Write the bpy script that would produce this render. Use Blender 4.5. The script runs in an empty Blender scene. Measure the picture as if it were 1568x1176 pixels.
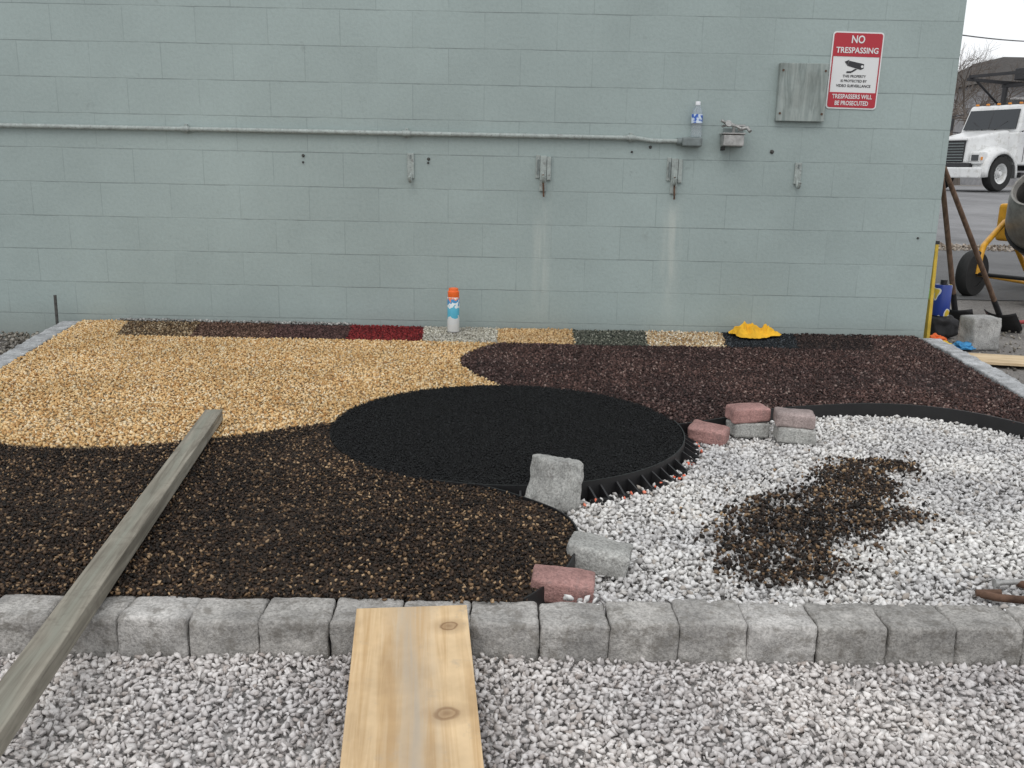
import bpy, bmesh, math, random
import numpy as np
from mathutils import Vector, Matrix, noise, Euler
random.seed(4); RNG=np.random.default_rng(11)
sc=bpy.context.scene; COL=bpy.context.collection
WY=5.018   # wall face
def link(o): COL.objects.link(o); return o
def group(name,objs,loc=(0,0,0),rot=(0,0,0)):
    e=link(bpy.data.objects.new(name,None)); e.location=loc; e.rotation_euler=rot
    for o in objs: o.parent=e
    return e
# ---------------- materials ----------------
def newmat(name):
    m=bpy.data.materials.new(name); m.use_nodes=True
    nt=m.node_tree; b=nt.nodes['Principled BSDF']
    return m,nt,b
def N(nt,t,**kw):
    n=nt.nodes.new(t)
    for k,v in kw.items(): setattr(n,k,v)
    return n
def rgba(c): return (c[0],c[1],c[2],1)
def ramp(nt,stops,interp='LINEAR'):
    r=N(nt,'ShaderNodeValToRGB'); cr=r.color_ramp; cr.interpolation=interp
    while len(cr.elements)<len(stops): cr.elements.new(.5)
    for e,(p,c) in zip(cr.elements,stops): e.position=p; e.color=rgba(c)
    return r
def noisenode(nt,scale,detail=6,rough=.6,vec=None):
    n=N(nt,'ShaderNodeTexNoise'); n.inputs['Scale'].default_value=scale; n.inputs['Detail'].default_value=min(detail,4); n.inputs['Roughness'].default_value=rough
    if vec is not None: nt.links.new(vec,n.inputs['Vector'])
    return n
def mix(nt,a,b,fac,mode='MIX'):
    m=N(nt,'ShaderNodeMix',data_type='RGBA',blend_type=mode)
    for i,v in ((6,a),(7,b),(0,fac)):
        if hasattr(v,'is_output'): nt.links.new(v,m.inputs[i])
        elif i==0: m.inputs[0].default_value=v
        else: m.inputs[i].default_value=rgba(v)
    return m.outputs[2]
def bump(nt,b,h,strength=.5,dist=.01):
    n=N(nt,'ShaderNodeBump'); n.inputs['Strength'].default_value=strength; n.inputs['Distance'].default_value=dist
    nt.links.new(h,n.inputs['Height']); nt.links.new(n.outputs[0],b.inputs['Normal']); return n
def simple(name,c,rough=.6,metal=0,var=.25,scale=12,bs=.2,bd=.003,bscale=80,dirt=None):
    m,nt,b=newmat(name); tc=N(nt,'ShaderNodeTexCoord')
    n=noisenode(nt,scale,3,.65,tc.outputs['Object'])
    lo=tuple(x*(1-var) for x in c); hi=tuple(min(1,x*(1+var)) for x in c)
    r=ramp(nt,[(.3,lo),(.7,hi)]); nt.links.new(n.outputs[0],r.inputs[0]); out=r.outputs[0]
    if dirt:
        n3=noisenode(nt,scale*2.3,8,.7,tc.outputs['Object']); r3=ramp(nt,[(.52,(0,0,0)),(.68,(1,1,1))]); nt.links.new(n3.outputs[0],r3.inputs[0])
        out=mix(nt,out,dirt,r3.outputs[0])
    nt.links.new(out,b.inputs['Base Color'])
    b.inputs['Roughness'].default_value=rough; b.inputs['Metallic'].default_value=metal
    if bs>0:
        n2=noisenode(nt,bscale,2,.6,tc.outputs['Object']); bump(nt,b,n2.outputs[0],bs,bd)
    return m
def stone_mat(name,stops,rough=.8,interp='LINEAR',spec=.3,mott=None):
    m,nt,b=newmat(name); g=N(nt,'ShaderNodeNewGeometry'); r=ramp(nt,stops,interp)
    nt.links.new(g.outputs['Random Per Island'],r.inputs[0])
    tc=N(nt,'ShaderNodeTexCoord')
    n4=noisenode(nt,2.2,2,.6,tc.outputs['Object']); lo,hi=mott or ((.82,.82,.83),(1.07,1.065,1.05)); r4=ramp(nt,[(.38,lo),(.62,hi)]); nt.links.new(n4.outputs[0],r4.inputs[0])
    o=mix(nt,r.outputs[0],r4.outputs[0],1.0,'MULTIPLY')
    nt.links.new(o,b.inputs['Base Color']); b.inputs['Roughness'].default_value=rough; b.inputs['Specular IOR Level'].default_value=spec
    return m
def concrete(name,c,spk=.35,dirt=(.12,.11,.1),dlo=.55,island=False):
    m,nt,b=newmat(name); tc=N(nt,'ShaderNodeTexCoord'); v=tc.outputs['Object']
    n=noisenode(nt,9,3,.65,v); r=ramp(nt,[(.3,tuple(x*.62 for x in c)),(.5,c),(.70,tuple(min(1,x*1.4) for x in c))]); nt.links.new(n.outputs[0],r.inputs[0])
    n2=noisenode(nt,160,2,.7,v); r2=ramp(nt,[(.3,(1-spk,)*3),(.65,(1.12,)*3)]); nt.links.new(n2.outputs[0],r2.inputs[0])
    o=mix(nt,r.outputs[0],r2.outputs[0],1.0,'MULTIPLY')
    n3=noisenode(nt,28,4,.75,v); r3=ramp(nt,[(dlo,(0,0,0)),(dlo+.14,(.75,.75,.75))]); nt.links.new(n3.outputs[0],r3.inputs[0])
    o=mix(nt,o,dirt,r3.outputs[0])
    if island:
        g=N(nt,'ShaderNodeNewGeometry'); ri=ramp(nt,[(0,(.78,.77,.75)),(.5,(1,.985,.96)),(1,(1.15,1.14,1.13))]); nt.links.new(g.outputs['Random Per Island'],ri.inputs[0]); o=mix(nt,o,ri.outputs[0],1.,'MULTIPLY')
    nt.links.new(o,b.inputs['Base Color']); b.inputs['Roughness'].default_value=.92
    ad=N(nt,'ShaderNodeMath',operation='ADD'); nt.links.new(n2.outputs[0],ad.inputs[0]); nt.links.new(n3.outputs[0],ad.inputs[1])
    bump(nt,b,ad.outputs[0],.8,.004); return m
def wood(name,c1,c2,scale=(60,3,60),knots=(),knotc=(.20,.11,.05),streak=None,smear=None):
    m,nt,b=newmat(name); tc=N(nt,'ShaderNodeTexCoord'); mp=N(nt,'ShaderNodeMapping'); mp.inputs['Scale'].default_value=scale
    nt.links.new(tc.outputs['Object'],mp.inputs[0]); n=noisenode(nt,1,4,.65,mp.outputs[0]); n.inputs['Distortion'].default_value=.9
    r=ramp(nt,[(.36,c1),(.6,c2)]); nt.links.new(n.outputs[0],r.inputs[0]); o=r.outputs[0]
    n2=noisenode(nt,6,4,.65,tc.outputs['Object']); r2=ramp(nt,[(.35,(.72,.70,.68)),(.6,(1.05,1.05,1.05))]); nt.links.new(n2.outputs[0],r2.inputs[0])
    o=mix(nt,o,r2.outputs[0],.7,'MULTIPLY')
    if streak:
        sx=N(nt,'ShaderNodeSeparateXYZ'); nt.links.new(tc.outputs['Object'],sx.inputs[0])
        nw=noisenode(nt,4,3,.6,tc.outputs['Object']); wv=N(nt,'ShaderNodeMath',operation='MULTIPLY_ADD'); nt.links.new(nw.outputs[0],wv.inputs[0]); wv.inputs[1].default_value=.07; nt.links.new(sx.outputs[0],wv.inputs[2])
        a=N(nt,'ShaderNodeMath',operation='SUBTRACT'); nt.links.new(wv.outputs[0],a.inputs[0]); a.inputs[1].default_value=streak[0]+.035
        a2=N(nt,'ShaderNodeMath',operation='ABSOLUTE'); nt.links.new(a.outputs[0],a2.inputs[0])
        rr=ramp(nt,[(0,(.8,)*3),(streak[1],(0,0,0))]); nt.links.new(a2.outputs[0],rr.inputs[0])
        rn=ramp(nt,[(.34,(.25,)*3),(.6,(.95,)*3)]); nt.links.new(n.outputs[0],rn.inputs[0])
        o=mix(nt,o,streak[2],mix(nt,rr.outputs[0],rn.outputs[0],1.,'MULTIPLY'))
    if smear:
        n6=noisenode(nt,14,4,.75,tc.outputs['Object']); r6=ramp(nt,[(.58,(0,0,0)),(.72,(.55,)*3)]); nt.links.new(n6.outputs[0],r6.inputs[0]); o=mix(nt,o,smear,r6.outputs[0])
    for (kx,ky,kr) in knots:
        d=N(nt,'ShaderNodeVectorMath',operation='DISTANCE'); mp2=N(nt,'ShaderNodeMapping'); mp2.inputs['Scale'].default_value=(1,1.35,0)
        nz=noisenode(nt,38,2,.5,tc.outputs['Object'])
        nt.links.new(tc.outputs['Object'],mp2.inputs[0]); nt.links.new(mp2.outputs[0],d.inputs[0]); d.inputs[1].default_value=(kx,ky*1.35,0)
        ad=N(nt,'ShaderNodeMath',operation='MULTIPLY_ADD'); nt.links.new(nz.outputs[0],ad.inputs[0]); ad.inputs[1].default_value=.014; nt.links.new(d.outputs['Value'],ad.inputs[2])
        rk=ramp(nt,[(kr*.30,(.75,)*3),(kr*.55,(.5,)*3),(kr*.72,(1.,)*3),(kr*.80,(.35,)*3),(kr*1.5,(.0,)*3)]); nt.links.new(ad.outputs[0],rk.inputs[0])
        o=mix(nt,o,knotc,rk.outputs[0])
    nt.links.new(o,b.inputs['Base Color']); b.inputs['Roughness'].default_value=.8
    bump(nt,b,n.outputs[0],.35,.002); return m
def plain(name,c,rough=.5,metal=0,**k):
    m,nt,b=newmat(name); b.inputs['Base Color'].default_value=rgba(c); b.inputs['Roughness'].default_value=rough; b.inputs['Metallic'].default_value=metal
    return m
# ---------------- mesh helpers ----------------
def meshobj(name,verts,faces,mat=None,smooth=False):
    me=bpy.data.meshes.new(name); me.from_pydata([tuple(v) for v in verts],[],faces); me.update()
    if mat: me.materials.append(mat)
    if smooth: me.shade_smooth()
    return link(bpy.data.objects.new(name,me))
def hexa(name,p,mat,bev=.0):
    o=meshobj(name,p,[(0,3,2,1),(4,5,6,7),(0,1,5,4),(1,2,6,5),(2,3,7,6),(3,0,4,7)],mat)
    if bev:
        m=o.modifiers.new('b','BEVEL'); m.width=bev; m.segments=3; m.limit_method='ANGLE'
    return o
def box(name,lo,hi,mat,bev=0.):
    x0,y0,z0=lo;x1,y1,z1=hi
    return hexa(name,[(x0,y0,z0),(x1,y0,z0),(x1,y1,z0),(x0,y1,z0),(x0,y0,z1),(x1,y0,z1),(x1,y1,z1),(x0,y1,z1)],mat,bev)
def lathe(name,prof,mat,seg=32,loc=(0,0,0),rot=(0,0,0),smooth=True,caps=True):
    v=[];f=[]
    for r,z in prof:
        for i in range(seg):
            a=2*math.pi*i/seg; v.append((max(r,1e-4)*math.cos(a),max(r,1e-4)*math.sin(a),z))
    for j in range(len(prof)-1):
        for i in range(seg):
            k=(i+1)%seg; f.append((j*seg+i,j*seg+k,(j+1)*seg+k,(j+1)*seg+i))
    if caps: f.append(tuple(reversed(range(seg)))); f.append(tuple((len(prof)-1)*seg+i for i in range(seg)))
    o=meshobj(name,v,f,mat,smooth); o.location=loc; o.rotation_euler=rot
    if smooth:
        m=o.modifiers.new('e','EDGE_SPLIT'); m.split_angle=math.radians(40)
    return o
def tube(name,pts,r,mat,radii=None,cyclic=False,bezier=False,res=4):
    cu=bpy.data.curves.new(name,'CURVE'); cu.dimensions='3D'; cu.bevel_depth=r; cu.bevel_resolution=res; cu.use_fill_caps=True
    if bezier:
        s=cu.splines.new('NURBS'); s.points.add(len(pts)-1); s.order_u=3; s.use_endpoint_u=True
    else:
        s=cu.splines.new('POLY'); s.points.add(len(pts)-1)
    for i,p in enumerate(pts):
        s.points[i].co=(*p,1); s.points[i].radius=radii[i] if radii else 1
    s.use_cyclic_u=cyclic
    cu.materials.append(mat)
    t=bpy.data.objects.new(name+'_c',cu); link(t); bpy.context.view_layer.update()
    me=bpy.data.meshes.new_from_object(t.evaluated_get(bpy.context.evaluated_depsgraph_get()))
    bpy.data.objects.remove(t); me.shade_smooth(); me.name=name
    if not me.materials: me.materials.append(mat)
    return link(bpy.data.objects.new(name,me))
def block_mesh(size,seed,r=.012,amp=.0025,cuts=11):
    bm=bmesh.new(); bmesh.ops.create_cube(bm,size=1); bmesh.ops.subdivide_edges(bm,edges=bm.edges[:],cuts=cuts,use_grid_fill=True)
    s=Vector(size)/2; sd=Vector((seed*3.1,seed*1.7,seed*.9))
    for v in bm.verts:
        p=Vector((v.co.x*size[0],v.co.y*size[1],v.co.z*size[2]))
        rr=r*(1+.9*noise.noise(p*22+sd))
        inn=Vector([max(-(s[i]-rr),min(s[i]-rr,p[i])) for i in range(3)]); d=p-inn
        if d.length>1e-6: p=inn+d.normalized()*rr
        p+=noise.noise_vector(p*18+sd)*amp*1.3+noise.noise_vector(p*60+sd)*amp*.7
        v.co=p
    return bm
def block(name,size,loc,rot,mat,seed,taper=0,**k):
    bm=block_mesh(size,seed,**k)
    if taper:
        for v in bm.verts: f=1-taper*(v.co.z/size[2]+.5); v.co.x*=f; v.co.y*=f
    me=bpy.data.meshes.new(name); bm.to_mesh(me); bm.free(); me.materials.append(mat); me.shade_smooth()
    o=link(bpy.data.objects.new(name,me)); o.location=loc; o.rotation_euler=[math.radians(a) for a in rot]; return o
def block_row(name,items,mat,r=.007,amp=.003,cuts=17):
    big=bmesh.new()
    for i,(size,loc,rz,seed) in enumerate(items):
        bm=block_mesh(size,seed,r=r,amp=amp,cuts=cuts); bmesh.ops.transform(bm,matrix=Matrix.Translation(loc)@Matrix.Rotation(rz,4,'Z')@Matrix.Rotation(random.uniform(-.012,.012),4,'Y'),verts=bm.verts)
        t=bpy.data.meshes.new('t'); bm.to_mesh(t); bm.free(); big.from_mesh(t); bpy.data.meshes.remove(t)
    me=bpy.data.meshes.new(name); big.to_mesh(me); big.free(); me.materials.append(mat); me.shade_smooth()
    return link(bpy.data.objects.new(name,me))
def hull(npts,seed,sq=(1,.8,.65)):
    r=random.Random(seed); bm=bmesh.new()
    for i in range(npts):
        a=Vector((r.gauss(0,1),r.gauss(0,1),r.gauss(0,1))).normalized()*r.uniform(.85,1.1)
        bm.verts.new((a.x*sq[0],a.y*sq[1],a.z*sq[2]))
    res=bmesh.ops.convex_hull(bm,input=bm.verts[:]); 
    bmesh.ops.delete(bm,geom=[v for v in bm.verts if not v.link_faces],context='VERTS'); bmesh.ops.triangulate(bm,faces=bm.faces[:])
    bm.verts.index_update(); V=np.array([v.co[:] for v in bm.verts]); Fc=np.array([[v.index for v in f.verts] for f in bm.faces]); bm.free(); return V,Fc
def scatter_arrays(pts,size,npts=10,nv=10,flat=.5,sq=(1,.8,.65),seed=0):
    g=np.random.default_rng(seed); n=len(pts); var=g.integers(0,nv,n); VV=[];FF=[];off=0
    for k in range(nv):
        V,Fc=hull(npts,seed*100+k,sq); idx=np.where(var==k)[0]; m=len(idx)
        if m==0: continue
        q=g.normal(size=(m,4)); q[:,1]*=flat; q[:,2]*=flat; q/=np.linalg.norm(q,axis=1,keepdims=True)
        w,x,y,z=q.T
        R=np.stack([1-2*(y*y+z*z),2*(x*y-z*w),2*(x*z+y*w),2*(x*y+z*w),1-2*(x*x+z*z),2*(y*z-x*w),2*(x*z-y*w),2*(y*z+x*w),1-2*(x*x+y*y)],1).reshape(m,3,3)
        P=np.einsum('mij,vj->mvi',R,V)*size[idx][:,None,None]+pts[idx][:,None,:]
        VV.append(P.reshape(-1,3)); FF.append((Fc[None]+(np.arange(m)*len(V))[:,None,None]+off).reshape(-1,3)); off+=m*len(V)
    return np.concatenate(VV),np.concatenate(FF)
def trimesh(name,V,Fc,mat):
    me=bpy.data.meshes.new(name); me.vertices.add(len(V)); me.vertices.foreach_set('co',V.astype(np.float32).ravel())
    me.loops.add(len(Fc)*3); me.loops.foreach_set('vertex_index',Fc.astype(np.int32).ravel()); me.polygons.add(len(Fc))
    me.polygons.foreach_set('loop_start',(np.arange(len(Fc))*3).astype(np.int32)); me.update(calc_edges=True); me.materials.append(mat)
    return link(bpy.data.objects.new(name,me))
def inpoly(P,poly):
    x,y=P[:,0],P[:,1]; c=np.zeros(len(P),bool); n=len(poly)
    for i in range(n):
        x0,y0=poly[i];x1,y1=poly[(i+1)%n]
        if y0==y1: continue
        c^=((y0>y)!=(y1>y))&(x<(x1-x0)*(y-y0)/(y1-y0)+x0)
    return c
def jgrid(x0,x1,y0,y1,s,seed=0,j=.55):
    g=np.random.default_rng(seed); X,Y=np.meshgrid(np.arange(x0,x1,s),np.arange(y0,y1,s)); P=np.stack([X.ravel(),Y.ravel()],1)
    return P+g.uniform(-j,j,P.shape)*s
def smooth_poly(pts,n=6):
    out=[];m=len(pts)
    for i in range(m-1):
        p0=Vector(pts[max(i-1,0)]);p1=Vector(pts[i]);p2=Vector(pts[i+1]);p3=Vector(pts[min(i+2,m-1)])
        for k in range(n):
            t=k/n; out.append(tuple(.5*((2*p1)+(p2-p0)*t+(2*p0-5*p1+4*p2-p3)*t*t+(3*p1-p0-3*p2+p3)*t**3)))
    out.append(tuple(pts[-1])); return out
# ---------------- layout (metres) ----------------
CC=(-.015,2.995); CR=.61
def arc(a0,a1,r=CR,n=24): return [(CC[0]+r*math.cos(math.radians(a0+(a1-a0)*i/n)),CC[1]+r*math.sin(math.radians(a0+(a1-a0)*i/n))) for i in range(n+1)]
tan_dark=smooth_poly([(-.63,3.01),(-.75,2.94),(-.84,2.87),(-.97,2.80),(-1.09,2.74),(-1.21,2.69),(-1.34,2.66),(-1.48,2.66),(-1.62,2.69),(-1.80,2.79),(-2.06,2.98)])
tan_purp=smooth_poly([(-.08,4.53),(-.15,4.44),(-.23,4.26),(-.25,4.11),(-.22,3.96),(-.14,3.77),(-.04,3.60)])
dark_edge=smooth_poly([(.03,1.70),(.06,1.74),(.10,1.80),(.14,1.89),(.165,2.02),(.16,2.12),(.12,2.21),(.03,2.30),(-.06,2.37),(-.15,2.42)])
purp_edge=smooth_poly([(.595,3.06),(.68,3.10),(.80,3.17),(1.00,3.30),(1.20,3.37),(1.42,3.415),(1.60,3.40),(1.76,3.32),(1.89,3.16),(2.02,2.93)])
BL=(-2.45,4.99);BR=(2.30,5.01)
sb=[-2.20,-1.78,-1.36,-.92,-.51,-.09,.34,.75,1.19,1.60,2.02]; sf=[-2.07,-1.69,-1.27,-.87,-.47,-.08,.32,.71,1.11,1.50,1.89]
SYF=4.55;SYB=5.0
polys={}
polys['tan']=[BL,(sb[0],SYB),(sf[0],SYF),(-.08,SYF)]+tan_purp+arc(92,180)+tan_dark+[(-2.2,3.71)]
polys['dark']=list(reversed(tan_dark))+arc(180,256)+list(reversed(dark_edge))+[(-1.85,1.665),(-2.06,2.98)]
polys['purple']=[(-.08,SYF),(sf[-1],SYF),(sb[-1],SYB),BR,(2.11,3.55),(2.03,2.93)]+list(reversed(purp_edge))+arc(6,92)+list(reversed(tan_purp))
polys['circle']=arc(0,360,CR,64)[:-1]
swn=['mixed','brown','maroon','red','white','gold','green','beige','black','umber']
for i in range(10): polys['sw_'+swn[i]]=[(sf[i],SYF),(sf[i+1],SYF),(sb[i+1],SYB),(sb[i],SYB)]
pal={
'tan':[(0,(.42,.22,.08)),(.2,(.60,.37,.155)),(.5,(.73,.50,.24)),(.75,(.79,.60,.345)),(.93,(.84,.73,.53)),(1,(.30,.16,.07))],
'dark':[(0,(.008,.006,.005)),(.38,(.020,.014,.010)),(.63,(.045,.028,.019)),(.81,(.095,.060,.036)),(.92,(.22,.14,.075)),(1,(.42,.30,.18))],
'purple':[(0,(.018,.010,.009)),(.4,(.05,.026,.022)),(.7,(.09,.050,.042)),(.92,(.15,.09,.078)),(1,(.30,.23,.20))],
'circle':[(0,(.004,.0045,.005)),(.85,(.008,.009,.010)),(1,(.022,.024,.026))],
'sw_mixed':[(0,(.03,.02,.015)),(.5,(.16,.10,.05)),(.8,(.35,.25,.14)),(1,(.5,.42,.3))],
'sw_brown':[(0,(.04,.022,.015)),(.6,(.12,.065,.045)),(1,(.25,.16,.12))],
'sw_maroon':[(0,(.03,.016,.014)),(.6,(.09,.045,.04)),(1,(.16,.09,.08))],
'sw_red':[(0,(.09,.008,.01)),(.6,(.20,.016,.018)),(1,(.32,.04,.04))],
'sw_white':[(0,(.30,.28,.22)),(.4,(.5,.48,.4)),(.8,(.72,.70,.62)),(1,(.2,.17,.12))],
'sw_gold':[(0,(.40,.22,.09)),(.5,(.62,.42,.2)),(1,(.75,.58,.36))],
'sw_green':[(0,(.03,.035,.028)),(.6,(.10,.11,.085)),(.9,(.2,.2,.16)),(1,(.4,.4,.34))],
'sw_beige':[(0,(.30,.17,.08)),(.4,(.58,.40,.2)),(.8,(.78,.68,.5)),(1,(.85,.8,.7))],
'sw_black':[(0,(.008,.010,.013)),(.8,(.02,.025,.03)),(1,(.08,.09,.1))],
'sw_umber':[(0,(.012,.009,.009)),(.7,(.035,.022,.02)),(1,(.09,.06,.05))]}
mott={'dark':((.62,.60,.60),(1.25,1.22,1.18)),'tan':((.88,.86,.82),(1.06,1.05,1.04)),'purple':((.75,.75,.78),(1.15,1.12,1.1))}
names={'tan':'tan_pebble_paving','dark':'dark_brown_pebble_paving','purple':'purple_brown_pebble_paving','circle':'black_rubber_circle'}
for i,n in enumerate(swn): names['sw_'+n]='colour_sample_panel'
spacing={'tan':(.0115,.0085),'dark':(.0088,.0064),'purple':(.0115,.0082),'circle':(.0072,.0046)}
for si,(k,poly) in enumerate(polys.items()):
    s,r=spacing.get(k,(.012,.0085)); xs=[p[0] for p in poly]; ys=[p[1] for p in poly]
    P=jgrid(min(xs),max(xs),min(ys),max(ys),s,si+5)
    wob=np.random.default_rng(si).normal(0,.003,P.shape)
    m=inpoly(P+wob,poly)
    if k!='circle': m&=((P[:,0]-CC[0])**2+(P[:,1]-CC[1])**2)>(CR+.004)**2
    P=P[m]; g=np.random.default_rng(si+50)
    top=.003 if k=='circle' else 0.
    und=np.array([noise.noise(Vector((x*2.5,y*2.5,si))) for x,y in P])*.004 if k!='circle' else 0
    Z=g.uniform(-.0035,.001,len(P))-.002+top+und
    size=r*g.uniform(.65,1.25,len(P))
    if k=='dark':   # ragged spill-over onto the back of the pavers
        E=jgrid(-1.85,.03,1.655,1.705,.0085,61); e_=np.array([noise.noise(Vector((x*14,3,5))) for x,y in E]); E=E[(E[:,1]>1.682+.018*e_)&(g.random(len(E))<.8)]
        P=np.concatenate([P,E]); Z=np.concatenate([Z,np.full(len(E),.003)]); size=np.concatenate([size,r*g.uniform(.7,1.2,len(E))])
    V,Fc=scatter_arrays(np.column_stack([P,Z]),size,npts=8,nv=9,flat=.6,seed=si+1)
    zb=-.007+top; nb=len(poly); sheetV=np.array([(x,y,zb) for x,y in poly])
    mat=stone_mat(k+'_grains',pal[k],rough=.6 if k in('dark','circle','purple') else .75,spec=.3,mott=mott.get(k))
    o=trimesh(names[k],V,Fc,mat)
    c=pal[k][len(pal[k])//2][1]; c=tuple(x*.35 for x in c)  # grain colour darkened: paints the shade seen in gaps between grains
    base=plain(k+'_gap_shade',c,.9)
    sh=meshobj('gap_shade_sheet',sheetV,[tuple(range(nb))],base); sh.parent=o
# ---- white gravel ----
def gravel(name,P,zc,size,mat,npts=11,seed=1,dz=.006,sq=(1,.78,.6),flat=.7):
    g=np.random.default_rng(seed); Z=zc+g.uniform(-dz,dz,len(P)); S=size*g.uniform(.55,1.3,len(P))
    V,Fc=scatter_arrays(np.column_stack([P,Z]),S,npts=npts,nv=14,flat=flat,sq=sq,seed=seed); return trimesh(name,V,Fc,mat)
inner=[(.02,1.71)]+dark_edge+arc(256,366)+purp_edge+[(2.02,2.93),(1.84,1.70)]
white_m=stone_mat('limestone_white',[(0,(.38,.37,.36)),(.15,(.58,.57,.56)),(.5,(.74,.73,.72)),(.85,(.84,.835,.82)),(1,(.44,.40,.36))],.85)
grey_m=stone_mat('limestone_grey',[(0,(.38,.36,.35)),(.2,(.56,.53,.515)),(.5,(.68,.65,.635)),(.85,(.80,.775,.76)),(1,(.44,.39,.36))],.85)
Ps=[]
for L in range(2):
    P=jgrid(0,2.1,1.68,3.45,.0135,70+L); P=P[inpoly(P,inner)]; P=P[((P[:,0]-CC[0])**2+(P[:,1]-CC[1])**2)>(CR+.015)**2]; Ps.append(P)
und=lambda P:np.array([noise.noise(Vector((x*3,y*3,7.7))) for x,y in P])*.012
g=np.random.default_rng(77)
E=jgrid(.10,1.85,1.655,1.715,.013,62); e_=np.array([noise.noise(Vector((x*9,6,5))) for x,y in E]); E=E[(E[:,1]>1.688+.02*e_+.015*E[:,0])&(g.random(len(E))<.7)]
PP=np.concatenate(Ps+[E]); ZZ=np.concatenate([-.050+und(Ps[0])-.008,-.050+und(Ps[1]),np.full(len(E),-.002)])
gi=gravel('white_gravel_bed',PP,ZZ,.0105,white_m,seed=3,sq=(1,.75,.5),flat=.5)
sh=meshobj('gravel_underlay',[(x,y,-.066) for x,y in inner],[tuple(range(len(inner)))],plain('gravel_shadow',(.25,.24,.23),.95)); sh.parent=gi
Ps=[]
for L in range(2):
    P=jgrid(-2.1,2.2,.55,1.60,.0115,80+L); m=P[:,1]<1.592+.015*P[:,0]; Ps.append(P[m])
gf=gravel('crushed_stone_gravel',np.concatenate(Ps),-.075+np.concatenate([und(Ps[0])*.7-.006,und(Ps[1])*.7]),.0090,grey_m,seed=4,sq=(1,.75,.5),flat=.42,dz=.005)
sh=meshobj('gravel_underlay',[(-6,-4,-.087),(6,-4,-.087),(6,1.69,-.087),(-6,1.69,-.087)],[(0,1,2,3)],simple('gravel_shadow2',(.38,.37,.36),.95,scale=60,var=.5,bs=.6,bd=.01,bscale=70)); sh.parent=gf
# brown spill
spill=[(.51,2.13),(.65,2.39),(.84,2.56),(1.04,2.76),(1.21,2.82),(1.33,2.80),(1.25,2.62),(1.20,2.48),(1.15,2.30),(1.02,2.18),(.94,2.13),(.83,2.00),(.72,1.89),(.60,1.88),(.50,1.93)]
P=jgrid(.35,1.5,1.75,3.0,.0085,99)
w=np.array([noise.fractal(Vector((x*8,y*8,1.3)),1,2,4) for x,y in P]); wx=np.array([noise.noise(Vector((x*9,y*9,4.3))) for x,y in P])
Pw=P+np.stack([w,wx],1)*.07
sa=np.array(spill); seg=[(sa[i],sa[(i+1)%len(sa)]) for i in range(len(sa))]
dist=np.full(len(P),9.)
for a_,b_ in seg:
    d_=b_-a_; t_=np.clip(((Pw-a_)@d_)/(d_@d_),0,1); dist=np.minimum(dist,np.linalg.norm(Pw-(a_+t_[:,None]*d_),axis=1))
sd_=np.where(inpoly(Pw,spill),dist,-dist)
g=np.random.default_rng(5); prob=np.clip((sd_+.03)/.075,0,1)**1.3*.95*np.where((w>.22)&(sd_<.14),.35,1)
prob=np.maximum(prob,np.where(sd_>-.12,.012,0)); keep=g.random(len(P))<prob
P=P[keep]; gravel('spilled_brown_pebbles',P,-.037+und(P),.0078,bpy.data.materials['dark_grains'],npts=9,seed=6,dz=.005)
# orange painted stones along the circle
a=np.radians(g.uniform(-78,5,20)); rr=g.normal(CR+.05,.012,20); P=np.stack([CC[0]+rr*np.cos(a),CC[1]+rr*np.sin(a)],1)
P=P[(P[:,0]>.1)]
gravel('orange_marking_paint_stones',P,-.040,.010,stone_mat('orange_marker',[(0,(.8,.12,.05)),(1,(.9,.3,.2))],.8),seed=8)
# ---- black plastic edging ----
blackp=simple('black_plastic',(.012,.012,.013),.45,var=.2,bs=.1)
def ribbon(name,pts,z0,z1,th,mat):
    V=[];F_=[]
    n=len(pts)
    for i,p in enumerate(pts):
        a=Vector(pts[max(i-1,0)]);b=Vector(pts[min(i+1,n-1)]); d=(b-a).normalized(); nn=Vector((-d.y,d.x))*th/2
        for s,z in ((1,z0),(1,z1),(-1,z1),(-1,z0)): V.append((p[0]+nn.x*s,p[1]+nn.y*s,z))
    for i in range(n-1):
        for k in range(4): F_.append((i*4+k,i*4+(k+1)%4,(i+1)*4+(k+1)%4,(i+1)*4+k))
    F_+= [(0,1,2,3),((n-1)*4+3,(n-1)*4+2,(n-1)*4+1,(n-1)*4)]
    return meshobj(name,V,F_,mat)
rim=ribbon('edging_strip',arc(-110,10,CR+.004,60),-.075,.003,.004,blackp)
fins=[rim]
for i in range(24):
    if random.random()<.15: continue
    a_=math.radians(-100+i*4.7+random.uniform(-.8,.8)); c,s=math.cos(a_),math.sin(a_)
    f=hexa('edging_fin',[(0,-.003,-.06),(.045,-.003,-.06),(.045,.003,-.06),(0,.003,-.06),(0,-.003,-.012),(.045,-.003,-.040),(.045,.003,-.040),(0,.003,-.012)],blackp); f.location=(CC[0]+c*(CR+.007),CC[1]+s*(CR+.007),0); f.rotation_euler=(0,0,a_+random.uniform(-.15,.15)); 
    f2=box('edging_foot',(.030,-.014,-.058),(.048,.014,-.040),blackp); f2.location=f.location; f2.rotation_euler=f.rotation_euler; fins+=[f,f2]
fins.append(ribbon('edging_strip_front',[(x+.004,y) for x,y in dark_edge],-.075,.001,.004,blackp))
fins.append(ribbon('edging_strip_back',[(x,y-.005) for x,y in purp_edge],-.075,.002,.006,blackp))
group('plastic_landscape_edging',fins)
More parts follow.
